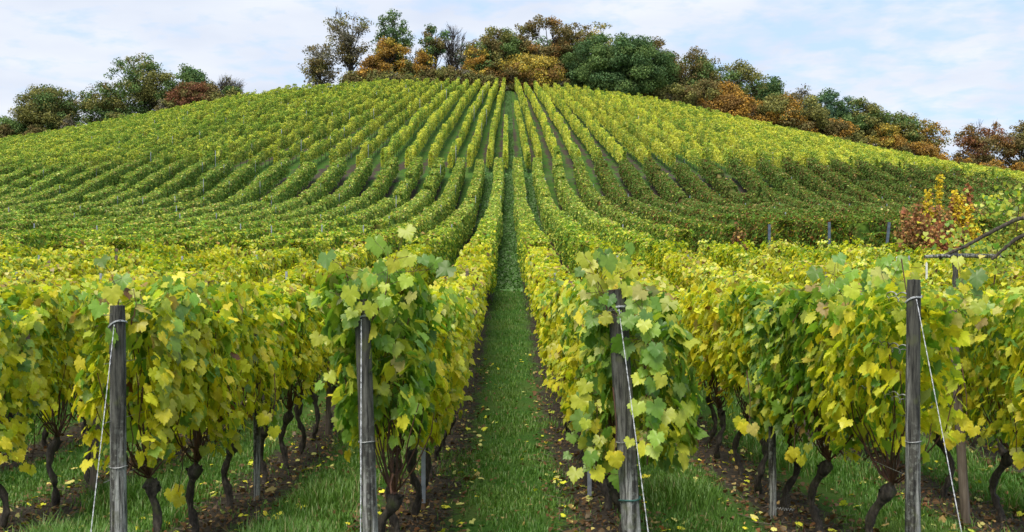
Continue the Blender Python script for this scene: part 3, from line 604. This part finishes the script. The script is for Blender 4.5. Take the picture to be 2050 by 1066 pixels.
hang = [(357, 985, 9.2, .12), (430, 890, 9.3, .1), (270, 860, 9.1, .12), (765, 895, 8.3, .12), (1230, 915, 7.3, .11), (1590, 905, 9.3, .11), (1815, 650, 7.5, .1), (1935, 845, 8.6, .11), (2035, 910, 9.2, .11), (1500, 850, 9.4, .12), (1905, 870, 8.8, .1), (545, 845, 10.4, .13), (60, 940, 10.3, .1)]
for q, (px, py, y, sz) in enumerate(hang):
    c = wz(px, py, y); n = 3; P = rng.normal(0, .04, (n, 3)); o = mk('hanging_leaves', [leaves(P, np.stack([rng.normal(0, .3, n), -1+np.zeros(n), .2+np.zeros(n)], 1), np.stack([rng.normal(0, .4, n), np.zeros(n), -np.ones(n)], 1), np.full(n, sz), pick(n, PAL, [.1, 0, .6, 5, .2, 0, 0, 0, 0, 0]), *LEAF_HQ), ], [M['leaf']])
    st = mk('cane', [tubes([([(0, 0, 0), (.02, .05, .2), (.0, .1, .45)], [.003, .004, .005])], 0, None, 5)], [M['cane']], o)
    o.location = c; tag(o, 'bright yellow leaf cluster hanging below the canopy of the near rows', 'leaves', 'yellow leaf clusters hanging low')
# ------------------------------------------------------------------ grass, litter
def inview(x, y, m=.5): return np.abs(x) < .50*y+m
def rowd(x): u = x/RS; return np.abs(u-np.floor(u)-.5)*RS      # metres from the row line
n = 420000; y = 7.4+rng.random(n)**1.7*34; x = (rng.random(n)*2-1)*(.5*y+.6)
rd = rowd(x); cl = vn(x*2.3, y*2.3); cl2 = vn(x*6+9, y*6); keep = rng.random(n) < np.clip((rd-.34-.75*(vn(x*.9+7, y*.7)-.5))*5, .05, 1)*(.35+.9*cl)
x, y, cl, cl2, rd = x[keep], y[keep], cl[keep], cl2[keep], rd[keep]; n = len(x)
tall = smooth((vn(x*1.1+31, y*.8+3)-.46)/.2)*(rd > .3)*(np.abs(x) > .8)
h = .85*(.03+.05*rng.random(n)+.05*cl2*cl)*(1+2.0*tall)*np.where(y > 16, 1.15, 1); az = rng.random(n)*6.283
tx = x; ba = np.stack([x, y, H(x, y)-.005], 1); ln = np.stack([np.cos(az), np.sin(az), 0*az], 1)*(h*(.35+.5*rng.random(n)))[:, None]
wd = (.0022+.0016*rng.random(n))*(1+.05*y); sd = np.stack([-np.sin(az), np.cos(az), 0*az], 1)*wd[:, None]
up = np.array([0, 0, 1.])
V = np.stack([ba-sd, ba+sd, ba+ln*.3+up*(h*.6)[:, None]+sd*.8, ba+ln*.3+up*(h*.6)[:, None]-sd*.8, ba+ln+up*h[:, None]], 1).reshape(-1, 3)
k5 = np.arange(n)*5
gc = np.array([.055, .175, .018])*(1-cl[:, None]*.0)+np.array([.05, .05, .01])*rng.random((n, 1))+np.array([.05, .03, .01])*(vn(x*.7, y*.7)[:, None]); gc[rng.random(n) < .055] = (.28, .24, .10); gc *= np.exp(rng.normal(0, .15, (n, 1)))
o = mk('grass', [(V, np.stack([k5, k5+1, k5+2, k5+3], 1), np.repeat(gc, 5, 0), 0, True)], [M['grass']])
me2 = (V, np.stack([k5+3, k5+2, k5+4], 1))
bpy.data.objects.remove(o); o = mk('grass', [(V, np.stack([k5, k5+1, k5+2, k5+3], 1), np.repeat(gc, 5, 0), 0, True), (V, me2[1], np.repeat(gc, 5, 0), 0, True)], [M['grass']])
tag(o, 'green grass growing between the vine rows', 'grass', kind='stuff')
# grass farther up the central alley
n = 90000; y = 40+rng.random(n)*158; x = (rng.random(n)*2-1)*(2.8+.0*y); rd = rowd(x); kp = (rd > .4); x, y = x[kp], y[kp]; n = len(x)
P = np.stack([x, y, H(x, y)+.04], 1); C = np.array([.065, .16, .025])*np.exp(rng.normal(0, .3, (n, 1)))
o = mk('alley_grass', [leaves(P, rng.normal(0, .5, (n, 3))+np.array([0, -.6, .5]), rng.normal(0, .3, (n, 3))+up, .12+.1*rng.random(n), C, *LEAF_LQ, sm=False)], [M['grass']])
tag(o, 'short green grass of the central alley climbing the slope', 'grass', kind='stuff')
def litter(name, n, pal, size, rmin, rmax, lab, ymax, flat=.35, tm=LEAF_MQ, p=1.4):
    y = 7.8+rng.random(n)**p*(ymax-8); x = (rng.random(n)*2-1)*(.5*y+.4); rd = rowd(x); kp = (rd > rmin) & ((rd < rmax) | (rng.random(n) < .08)); x, y = x[kp], y[kp]; n_ = len(x)
    P = np.stack([x, y, H(x, y)+.015+.03*rng.random(n_)], 1)
    Nn = np.array([0, 0, 1.])+rng.normal(0, flat, (n_, 3)); T = rng.normal(0, 1, (n_, 3))
    o = mk(name, [leaves(P, Nn, T, size*np.exp(rng.normal(0, .3, n_)), pick(n_, PAL, pal), *tm)], [M['litter']]); return tag(o, lab, 'fallen leaves', kind='stuff')
litter('brown_litter', 24000, [0, 0, 0, 0, .15, .6, 5, .3, .15, 0], .038, 0, .55, 'brown dead leaves and prunings on the soil under the vines', 24, .5)
litter('fallen_yellow_leaves', 1500, [0, 0, .4, 3, 2, .5, 0, 0, 0, 0], .06, 0, .75, 'pale yellow vine leaves fallen on grass and soil', 26, .3, LEAF_HQ, 1.2)
n = 2600; y = 7.8+rng.random(n)**1.5*14; x = (rng.random(n)*2-1)*(.5*y+.4); kp = rowd(x) < .45; x, y = x[kp], y[kp]; n = len(x); az = rng.random(n)*6.28; ll = .05+.2*rng.random(n)
A = np.stack([x, y, H(x, y)+.015], 1); B = A+np.stack([np.cos(az)*ll, np.sin(az)*ll, .02+.03*rng.random(n)], 1)
tag(mk('twigs', [tubes([([a__, b__], [.004, .002]) for a__, b__ in zip(A, B)], 0, None, 4)], [M['wood_brown']]), 'thin dry prunings scattered under the vines', 'twigs', kind='stuff')
# ------------------------------------------------------------------ trees
TP = {'green': [(.085, .13, .045), (.12, .165, .055), (.06, .10, .035)], 'dark': [(.045, .085, .035), (.07, .115, .05), (.095, .15, .06)], 'olive': [(.14, .135, .045), (.18, .165, .05), (.095, .10, .04)],
      'brown': [(.14, .105, .042), (.12, .09, .04), (.11, .10, .04)], 'rust': [(.18, .10, .036), (.14, .085, .033), (.20, .12, .038)], 'orange': [(.33, .185, .035), (.25, .14, .035), (.18, .12, .04)],
      'yellow': [(.37, .27, .045), (.27, .20, .045), (.17, .155, .045)], 'blue': [(.055, .10, .07), (.085, .135, .08), (.045, .08, .055)], 'red': [(.15, .065, .04), (.11, .055, .035), (.17, .085, .04)], 'grey': [(.13, .12, .09), (.16, .14, .11), (.10, .095, .07)]}
def tree(px, py_top, w_px, py_base, y, kinds, lab, dens=1.0, shape='round', name='tree', low=.25, leaf=.27, cat='tree', group=None, bare=0.0, trunkr=1.0):
    x = (px-CX)/F*y; g = float(H(x, y)); ztop = (CY-py_top)/F*y; Ht = max(ztop-g, 1.2); Wd = w_px/F*y; r = random.Random(int(px*13+py_top)); rr = np.random.default_rng(int(abs(px*7+py_top)))
    t = empty(name, (x, y, g)); br = []; cl = []
    c0 = Ht*low; lean = r.uniform(-.05, .05)*Ht
    m = 9; tpts = [(lean*(k/m)**2+r.uniform(-.06, .06)*k/m, r.uniform(-.06, .06), -.4+(Ht*.86+.4)*k/m) for k in range(m+1)]
    tr0 = (.012*Ht+.05)*trunkr; br.append((tpts, np.linspace(tr0*1.25, tr0*.2, m+1)))
    nb = int(12+Wd*1.7) if shape != 'tuft' else 8
    tgt = []
    tries = 0
    while len(tgt) < nb*7 and tries < 4000:
        tries += 1
        u = rr.normal(size=3); u /= np.linalg.norm(u); q = rr.random()**.45
        p = np.array([u[0]*Wd/2, u[1]*Wd/2*.9, 0])*q; hz = (u[2]*q+1)/2
        if shape == 'cone': p[:2] *= (1.15-hz)
        if shape == 'umbrella': p[:2] *= (.45+.75*hz)
        if shape == 'flame': p[:2] *= (1.1-.75*hz)
        z = c0+(Ht-c0)*hz
        p[2] = z*.985; p[0] += lean*hz
        if vn(px+p[0]*.45, z*.45+py_top) < .30 and hz > .25: continue
        tgt.append(p)
    for k, p in enumerate(tgt):
        zf = max(.1, min(.80, (p[2]/Ht)*.62+r.uniform(-.06, .04))); f = (zf*Ht+.4)/(Ht*.86+.4)*m; i0 = min(int(f), m-1); s = np.array(tpts[i0])*(1-(f-i0))+np.array(tpts[i0+1])*(f-i0)
        if k > nb and k % 5: # twig off an earlier target
            j = min(range(min(k, nb)), key=lambda a: np.linalg.norm(tgt[a]-p)); s = s*.35+tgt[j]*.65
        md = (s+p)/2+np.array([r.uniform(-.06, .06)*Wd, r.uniform(-.06, .06)*Wd, .05*Ht*r.random()])
        b0 = tr0*(.42 if k <= nb else .2)
        br.append(([s, (s+md)/2+rr.normal(0, .08, 3), md, (md+p)/2+rr.normal(0, .1, 3), p], np.linspace(b0, .018, 5)))
        if bare and p[2] > Ht*(1-bare) :
            for q_ in range(5):
                e = p+np.array([r.uniform(-.4, .4), r.uniform(-.4, .4), r.uniform(.2, .9)])*1.3; br.append(([md, (md+e)/2+rr.normal(0, .1, 3), e], [.03, .022, .012]))
            if r.random() < .75: continue
        cl.append(p)
    mk('trunk', [tubes(br, 0, None, 5)], [M['tree_bark']], t)
    P = []; NN = []; C = []
    pal = kinds
    for p in cl:
        cr = (.055*Wd+.40)*r.uniform(.7, 1.3); nn = int(88*dens*max(.5, cr/1.0)**2)
        u = rr.normal(size=(nn, 3)); u /= np.linalg.norm(u, axis=1, keepdims=True); q = rr.random((nn, 1))**.4
        pp = p+u*q*cr*np.array([1.1, 1.1, .72])+rr.normal(0, .08, (nn, 3)); ok = (pp[:, 2] > .1); pp = pp[ok]; u = u[ok]
        kk = TP[pal[int(vn(px+p[0]*.5+.5, p[2]*.5)*len(pal)*1.2+r.random()*.6) % len(pal)]]
        base = 1.6*np.array(kk)[rr.integers(0, 3, len(pp))]*r.uniform(.8, 1.25)*np.exp(rr.normal(0, .18, (len(pp), 1)))
        P.append(pp); NN.append(u+rr.normal(0, .6, u.shape)+np.array([0, 0, .35])); C.append(base)
    P = np.concatenate(P); NN = np.concatenate(NN); C = np.concatenate(C); nn = len(P)
    mk('crown', [leaves(P, NN, rr.normal(size=(nn, 3)), leaf*np.exp(rr.normal(0, .25, nn)), C, *LEAF_LQ, sm=False)], [M['tree_leaf']], t)
    return tag(t, lab, cat, group)
TR = [ # px, top, width, base, dist, palette, label, kwargs
 (35, 228, 90, 280, 205, ['green', 'olive'], 'low green tree at the far left end of the skyline', dict(dens=.8)),
 (108, 172, 150, 260, 206, ['green', 'olive'], 'broad rounded green tree, second from the left on the skyline', dict(low=.12)),
 (215, 166, 110, 240, 206, ['olive', 'green', 'brown'], 'sparse brownish tree between the rounded green tree and the big oak', dict(dens=.65, low=.15)),
 (290, 110, 135, 225, 206, ['olive', 'green'], 'big spreading olive-green oak, tallest on the left shoulder', dict(dens=.75, low=.15)),
 (383, 122, 105, 205, 207, ['green', 'dark'], 'green tree with a thin spire just right of the big oak', dict(shape='flame', dens=.8, low=.1)),
 (392, 166, 110, 205, 203, ['brown', 'red'], 'low reddish-brown tree in front of the spired green tree', dict(dens=1.2, low=.05)),
 (452, 153, 80, 195, 206, ['grey', 'olive'], 'half-bare grey tree ending the left group', dict(dens=.35, bare=.5)),
 (640, 84, 95, 168, 204, ['olive', 'grey', 'brown'], 'loose olive tree standing leftmost of the hilltop group', dict(dens=.5, low=.12, shape='umbrella')),
 (703, 16, 110, 165, 205, ['grey', 'brown', 'olive'], 'tall open-crowned tree, half bare, left of the hilltop', dict(dens=.34, low=.30, bare=.10, shape='umbrella')),
 (790, 15, 80, 160, 206, ['green', 'dark'], 'tall narrow green tree on the hilltop left', dict(dens=.8, low=.2)),
 (772, 72, 80, 160, 203, ['yellow', 'orange'], 'golden yellow tree below the tall narrow green tree', dict(low=.1)),
 (744, 112, 60, 160, 202, ['orange', 'rust'], 'small flame-orange tree on the hilltop left', dict(low=.05, dens=1.2)),
 (830, 80, 75, 160, 204, ['yellow', 'orange', 'olive'], 'yellow-orange tree right of the tall narrow green one', dict(low=.1)),
 (872, 46, 70, 160, 205, ['dark', 'green', 'brown'], 'dark green upright tree at the left edge of the sky gap', dict(low=.05)),
 (905, 44, 60, 160, 208, ['grey'], 'bare grey-branched tree beside the sky gap', dict(dens=.12, bare=.9)),
 (935, 76, 45, 160, 206, ['blue', 'grey'], 'thin grey-green tree right of the sky gap', dict(dens=.4, low=.1)),
 (958, 92, 55, 160, 203, ['orange', 'yellow'], 'small orange tree right of the sky gap', dict(low=.05)),
 (985, 50, 100, 160, 206, ['olive', 'green', 'brown'], 'olive-brown tree starting the central hilltop wood', dict(low=.1)),
 (1040, 42, 80, 160, 208, ['olive', 'brown', 'green'], 'olive tree left of the rust-brown hilltop tree', dict(low=.1)),
 (1100, 30, 100, 160, 207, ['rust', 'brown'], 'tall rust-brown tree at the very top of the hill', dict(low=.1, dens=1.2)),
 (1158, 44, 75, 165, 208, ['olive', 'brown'], 'olive-brown tree right of the rust-brown hilltop tree', dict(low=.1)),
 (1200, 40, 70, 170, 210, ['olive', 'yellow'], 'thin olive crown above the big dark green tree', dict(low=.2, dens=.6)),
 (1065, 112, 130, 160, 203, ['brown', 'yellow', 'rust'], 'low brown and gold tree under the hilltop crowns', dict(low=.03)),
 (1240, 70, 190, 190, 203, ['dark', 'green'], 'huge rounded dark green tree right of the hilltop', dict(low=.02, dens=1.7)),
 (1305, 74, 80, 190, 210, ['rust', 'brown'], 'reddish brown crown behind the huge dark green tree', dict(low=.1)),
 (1368, 96, 125, 205, 207, ['olive', 'green', 'brown'], 'wide olive-brown tree right of the huge dark green one', dict(low=.12, dens=.8)),
 (1375, 150, 120, 205, 203, ['brown', 'olive'], 'low brown tree at the foot of the wide olive-brown tree', dict(low=.02, dens=1.2)),
 (1470, 120, 100, 225, 206, ['olive', 'green'], 'flat-topped olive-green tree on the right shoulder', dict(low=.1, dens=.8)),
 (1455, 166, 125, 225, 202, ['orange', 'rust'], 'bright orange-brown tree on the right shoulder', dict(low=.02, dens=1.3, shape='flame')),
 (1545, 146, 75, 240, 206, ['dark', 'green'], 'dark green pointed tree on the right shoulder', dict(low=.05, shape='flame')),
 (1515, 140, 60, 240, 210, ['olive'], 'thin olive crown behind the dark green pointed tree', dict(low=.1, dens=.5)),
 (1575, 190, 140, 260, 202, ['orange', 'olive', 'brown'], 'wide dull orange tree on the right slope edge', dict(low=.02, dens=1.3)),
 (1606, 168, 45, 260, 209, ['grey', 'green'], 'thin wispy tree between the pointed and the bluish trees', dict(dens=.4, low=.2)),
 (1645, 167, 75, 275, 206, ['blue', 'dark'], 'bluish dark evergreen with a domed top', dict(low=.1, dens=1.1)),
 (1682, 184, 60, 280, 207, ['blue', 'dark'], 'smaller bluish evergreen just right of the domed one', dict(low=.1)),
 (1725, 196, 100, 290, 205, ['green', 'olive'], 'rounded green tree right of the bluish evergreens', dict(low=.05, dens=1.2)),
 (1660, 240, 110, 285, 202, ['brown', 'olive', 'orange'], 'low brown tree below the bluish evergreens', dict(low=.02, dens=1.2)),
 (1795, 222, 100, 310, 206, ['olive', 'green'], 'olive-green tree in the right-hand group', dict(low=.08, dens=.9)),
 (1765, 248, 75, 305, 202, ['orange', 'yellow'], 'golden brown tree below the right-hand group', dict(low=.02, dens=1.2)),
 (1850, 236, 90, 325, 206, ['olive', 'orange', 'yellow'], 'loose olive and orange tree before the gap on the right', dict(low=.1, dens=.6)),
 (1832, 286, 85, 325, 202, ['rust', 'orange'], 'low rust tree before the gap on the right', dict(low=.02, dens=1.2)),
 (1968, 240, 115, 345, 206, ['red', 'rust', 'brown'], 'dark red-brown tree beyond the gap on the right', dict(low=.05, dens=.75, bare=.12)),
 (2045, 244, 90, 350, 206, ['olive', 'brown'], 'dark olive tree at the far right edge', dict(low=.05, dens=.9)),
 (2120, 250, 110, 360, 206, ['olive', 'brown', 'green'], 'tree standing just past the right edge', dict(low=.05, dens=.8)),
 (-45, 240, 100, 290, 205, ['green', 'olive'], 'tree standing just past the left edge', dict(low=.05, dens=.8)),
]
for a_ in TR: tree(*a_[:2], a_[2]*(1.16 if 950 < a_[0] < 1800 else 1), *a_[3:7], **a_[7])
# trees deeper in the wood and bushes of its edge
for q in range(36):
    px = 960+q*25+random.uniform(-8, 8)
    if px > 1850: continue
    cy = float(np.interp(px, CXP, CYP)); top = cy-float(np.interp(px, [960, 1100, 1250, 1400, 1600, 1900], [85, 105, 90, 85, 75, 55]))+random.uniform(0, 22)
    tree(px, top, random.uniform(70, 100), cy, 214+random.uniform(0, 6), random.choice([['dark', 'olive'], ['brown', 'olive'], ['green', 'olive'], ['green', 'dark'], ['olive', 'brown', 'green']]), 'crown half hidden deeper in the wood, %s from its left end' % ordw(q+1), dens=.9, low=.02, group='trees deeper in the wood')
BP = [(['brown', 'grey', 'olive'], 'brown'), (['olive', 'brown'], 'olive-brown'), (['green', 'olive'], 'green'), (['orange', 'brown'], 'orange-brown')]
bl = list(np.arange(700, 1140, 26))+list(np.arange(1290, 1875, 24))+[20, 70, 150, 240, 330, 350, 430, 470, 1930, 1990, 2040]
bl.sort()
for q, px in enumerate(bl):
    px = float(px)+random.uniform(-6, 6); cy = float(np.interp(px, CXP, CYP))
    k = 0 if 860 < px < 1130 and random.random() < .7 else random.choice([1, 1, 2, 0] if px < 1200 else [3, 0, 1, 3])
    tree(px, cy-random.uniform(9, 26), random.uniform(34, 60), cy, 200.5+random.uniform(0, 1.5), BP[k][0], 'low %s bush on the vineyard crest, %s from the left' % (BP[k][1], ordw(q+1)), dens=1.1, low=.0, name='bush', cat='bush', leaf=.26, group='bushes along the upper vineyard edge', trunkr=.5)
# ------------------------------------------------------------------ shrubs, saplings and the log rack at the right
def shrub(px, py_top, w, y, pal, lab, n=2600, stems=14, leaf=.085, up=.0, name='shrub', cat='shrub'):
    x = (px-CX)/F*y; g = float(H(x, y)); Ht = (CY-py_top)/F*y-g; Wd = w/F*y; rr = np.random.default_rng(int(px)); t = empty(name, (x, y, g)); br = []; P = []
    for k in range(stems):
        a = rr.random()*6.28; q = rr.random()**.5*Wd/2; hh = Ht*(1-.55*(q/(Wd/2))**2*rr.random())*rr.uniform(.72, 1.0) if k else Ht
        e = np.array([math.cos(a)*q, math.sin(a)*q*.8, hh]); s = np.array([e[0]*.25, e[1]*.25, -.1]); md = (s+e)/2+rr.normal(0, .05, 3)
        pts = [s, (s+md)/2, md, (md+e)/2, e]; br.append((pts, np.linspace(.022, .005, 5))); m = n//stems; f = .12+.88*rr.random(m)
        P.append(s+(e-s)*f[:, None]+rr.normal(0, 1, (m, 3))*np.array([.14, .14, .1])*(1.25-f[:, None]*.85))
    mk('stems', [tubes(br, 0, None, 5)], [M['cane']], t); P = np.concatenate(P); m = len(P); P[:, 2] = np.maximum(P[:, 2], .03)
    C = np.array(pal)[rr.integers(0, len(pal), m)]*np.exp(rr.normal(0, .2, (m, 1)))
    mk('foliage', [leaves(P, rr.normal(0, .6, (m, 3))+np.array([0, -.5, .6]), rr.normal(size=(m, 3)), leaf*np.exp(rr.normal(0, .25, m)), C, *LEAF_LQ)], [M['tree_leaf']], t)
    return tag(t, lab, cat)
RB = [(.40, .25, .08), (.26, .13, .06), (.20, .12, .055), (.32, .12, .065), (.17, .16, .05)]; YL = [(.75, .56, .04), (.65, .46, .04), (.5, .46, .05)]; RD = [(.32, .12, .055), (.24, .09, .045), (.42, .20, .06)]
shrub(1838, 382, 80, 34.5, RB, 'tall red-brown shrub at the end of the dark green block', 6000, 20)
shrub(1864, 408, 150, 32.5, RB+[(.42, .20, .08)], 'low bushy bronze shrub in front of the dark green rows', 17000, 60)
shrub(1868, 352, 46, 34, YL, 'slender sapling with bright yellow leaves, left of two', 3600, 6, .085, name='sapling', cat='sapling')
shrub(1915, 372, 60, 34.5, RD+[(.2, .09, .05)], 'dark red spindly shrub between the yellow saplings', 3400, 8, .11)
shrub(1940, 380, 60, 33, YL+[(.4, .25, .04)], 'yellow and gold sapling, right of two', 4600, 9, .085, name='sapling', cat='sapling')
shrub(1880, 446, 66, 31, RD, 'small bright red shrub below the yellow saplings', 1500, 9, .10)
shrub(2012, 440, 90, 28, [(.20, .26, .05), (.14, .20, .04), (.30, .29, .05)], 'pale green bushy vine growth behind the log rack', 9000, 30, .07)
shrub(2075, 385, 130, 27, [(.30, .31, .05), (.20, .24, .04), (.42, .37, .05)], 'large yellow-green bush at the right edge behind the log rack', 13000, 36, .07)
shrub(1478, 445, 44, 39.0, RB, 'small rusty vine at the front of the dark green block', 1300, 8, .10)
YR = 18.5
def log(pts, r0, r1, name, lab, mat='wood'):
    P = np.array([wz(*p) for p in pts]); q = np.linspace(0, 1, 22); k = np.linspace(0, 1, len(P)); Q = np.stack([np.interp(q, k, P[:, j]) for j in range(3)], 1)+rng.normal(0, .004, (22, 3)); org = Q[0].copy()
    V, Fc = tube(Q-org, np.linspace(r0, r1, 22), 12, cap=False); V = V+.012*(np.stack([vn(V[:, 0]*18, V[:, 2]*25), vn(V[:, 1]*18, V[:, 0]*9), vn(V[:, 0]*9, V[:, 2]*30)], 1)-.5)
    c0 = (np.concatenate([V[:12], [Q[0]-org]]), np.array([((j+1) % 12, j, 12) for j in range(12)]), None, 0, False); c1 = (np.concatenate([V[-12:], [Q[-1]-org]]), np.array([(j, (j+1) % 12, 12) for j in range(12)]), None, 0, False)
    o = mk(name, [(V, Fc, None, 0, True), c0, c1], [M[mat]]); o.location = org; return tag(o, lab, 'log', 'logs of the old vine rack at the right')
log([(1853, 514, YR), (1925, 512, YR+.1), (2010, 514, YR+.3)], .030, .040, 'log', 'level grey pole with a pale tapered tip, lying under the slanting log')
log([(1880, 517, YR+.1), (1925, 497, YR), (1960, 478, YR+.05), (2010, 452, YR), (2040, 437, YR), (2120, 432, YR+.1)], .024, .040, 'log', 'dark gnarled log slanting up to the right over the level pole', 'bark')
log([(1985, 520, YR-.1), (2030, 482, YR-.2), (2110, 440, YR-.3)], .024, .036, 'log', 'second slanting log at the right edge', 'bark')
for px, top, lab in [(1913, 500, 'short upright post carrying the level pole'), (2100, 425, 'upright post just past the right edge holding the slanting logs')]:
    g = float(H((px-CX)/F*YR, YR+.15)); py_g = CY-g*F/(YR+.15); log([(px, py_g+10, YR+.15), (px, top, YR+.15)], .05, .045, 'log', lab)
for (px, py, nl, lab) in [(1925, 470, 110, 'pale vine growth left of the slanting log'), (1990, 512, 260, 'green vine growth hanging below the slanting log'), (2035, 405, 240, 'vine growth above the head of the slanting log')]:
    c = wz(px, py, YR+.5); P = rng.normal(0, 1, (nl, 3))*np.array([.36, .25, .17])
    t = empty('vine_growth', c); mk('leaves', [leaves(P, rng.normal(0, .5, (nl, 3))+np.array([0, -.8, .5]), rng.normal(0, .5, (nl, 3))-up, .075*np.exp(rng.normal(0, .2, nl)), pick(nl, PAL, [2, .8, 2.5, .8, .3, .1, 0, 0, 0, 0]), *LEAF_MQ)], [M['leaf']], t)
    mk('cane', [tubes([([(0, 0, -.5), (.05, 0, 0), (-.1, 0, .3)], [.012, .008, .004])], 0, None, 5)], [M['cane']], t); tag(t, lab, 'vine growth')
for px, py, lab in [(1781, 508, 'white stake, left of the white pair above the near leaves'), (1797, 513, 'white stake, right of the white pair above the near leaves'), (1855, 525, 'small lone white stake below the level pole tip')]:
    y = 22.; x = (px-CX)/F*y; g = float(H(x, y)); h = (CY-py)/F*y-g; w2 = .03 if px < 1850 else .018
    V = np.array([(sx*w2, sy*.012, z) for z in (-.2, h-.03) for sx, sy in ((-1, -1), (1, -1), (1, 1), (-1, 1))]+[(0, sy*.012, h) for sy in (-1, 1)])
    o = mk('white_stake', [(V, np.array([(0, 1, 5, 4), (1, 2, 6, 5), (2, 3, 7, 6), (3, 0, 4, 7)]), None, 0, False), (V, np.array([(4, 5, 8), (6, 7, 9)]), None, 0, False), (V, np.array([(5, 6, 9, 8), (7, 4, 8, 9)]), None, 0, False)], [M['paint']]); o.location = (x, y, g); tag(o, lab, 'stake')
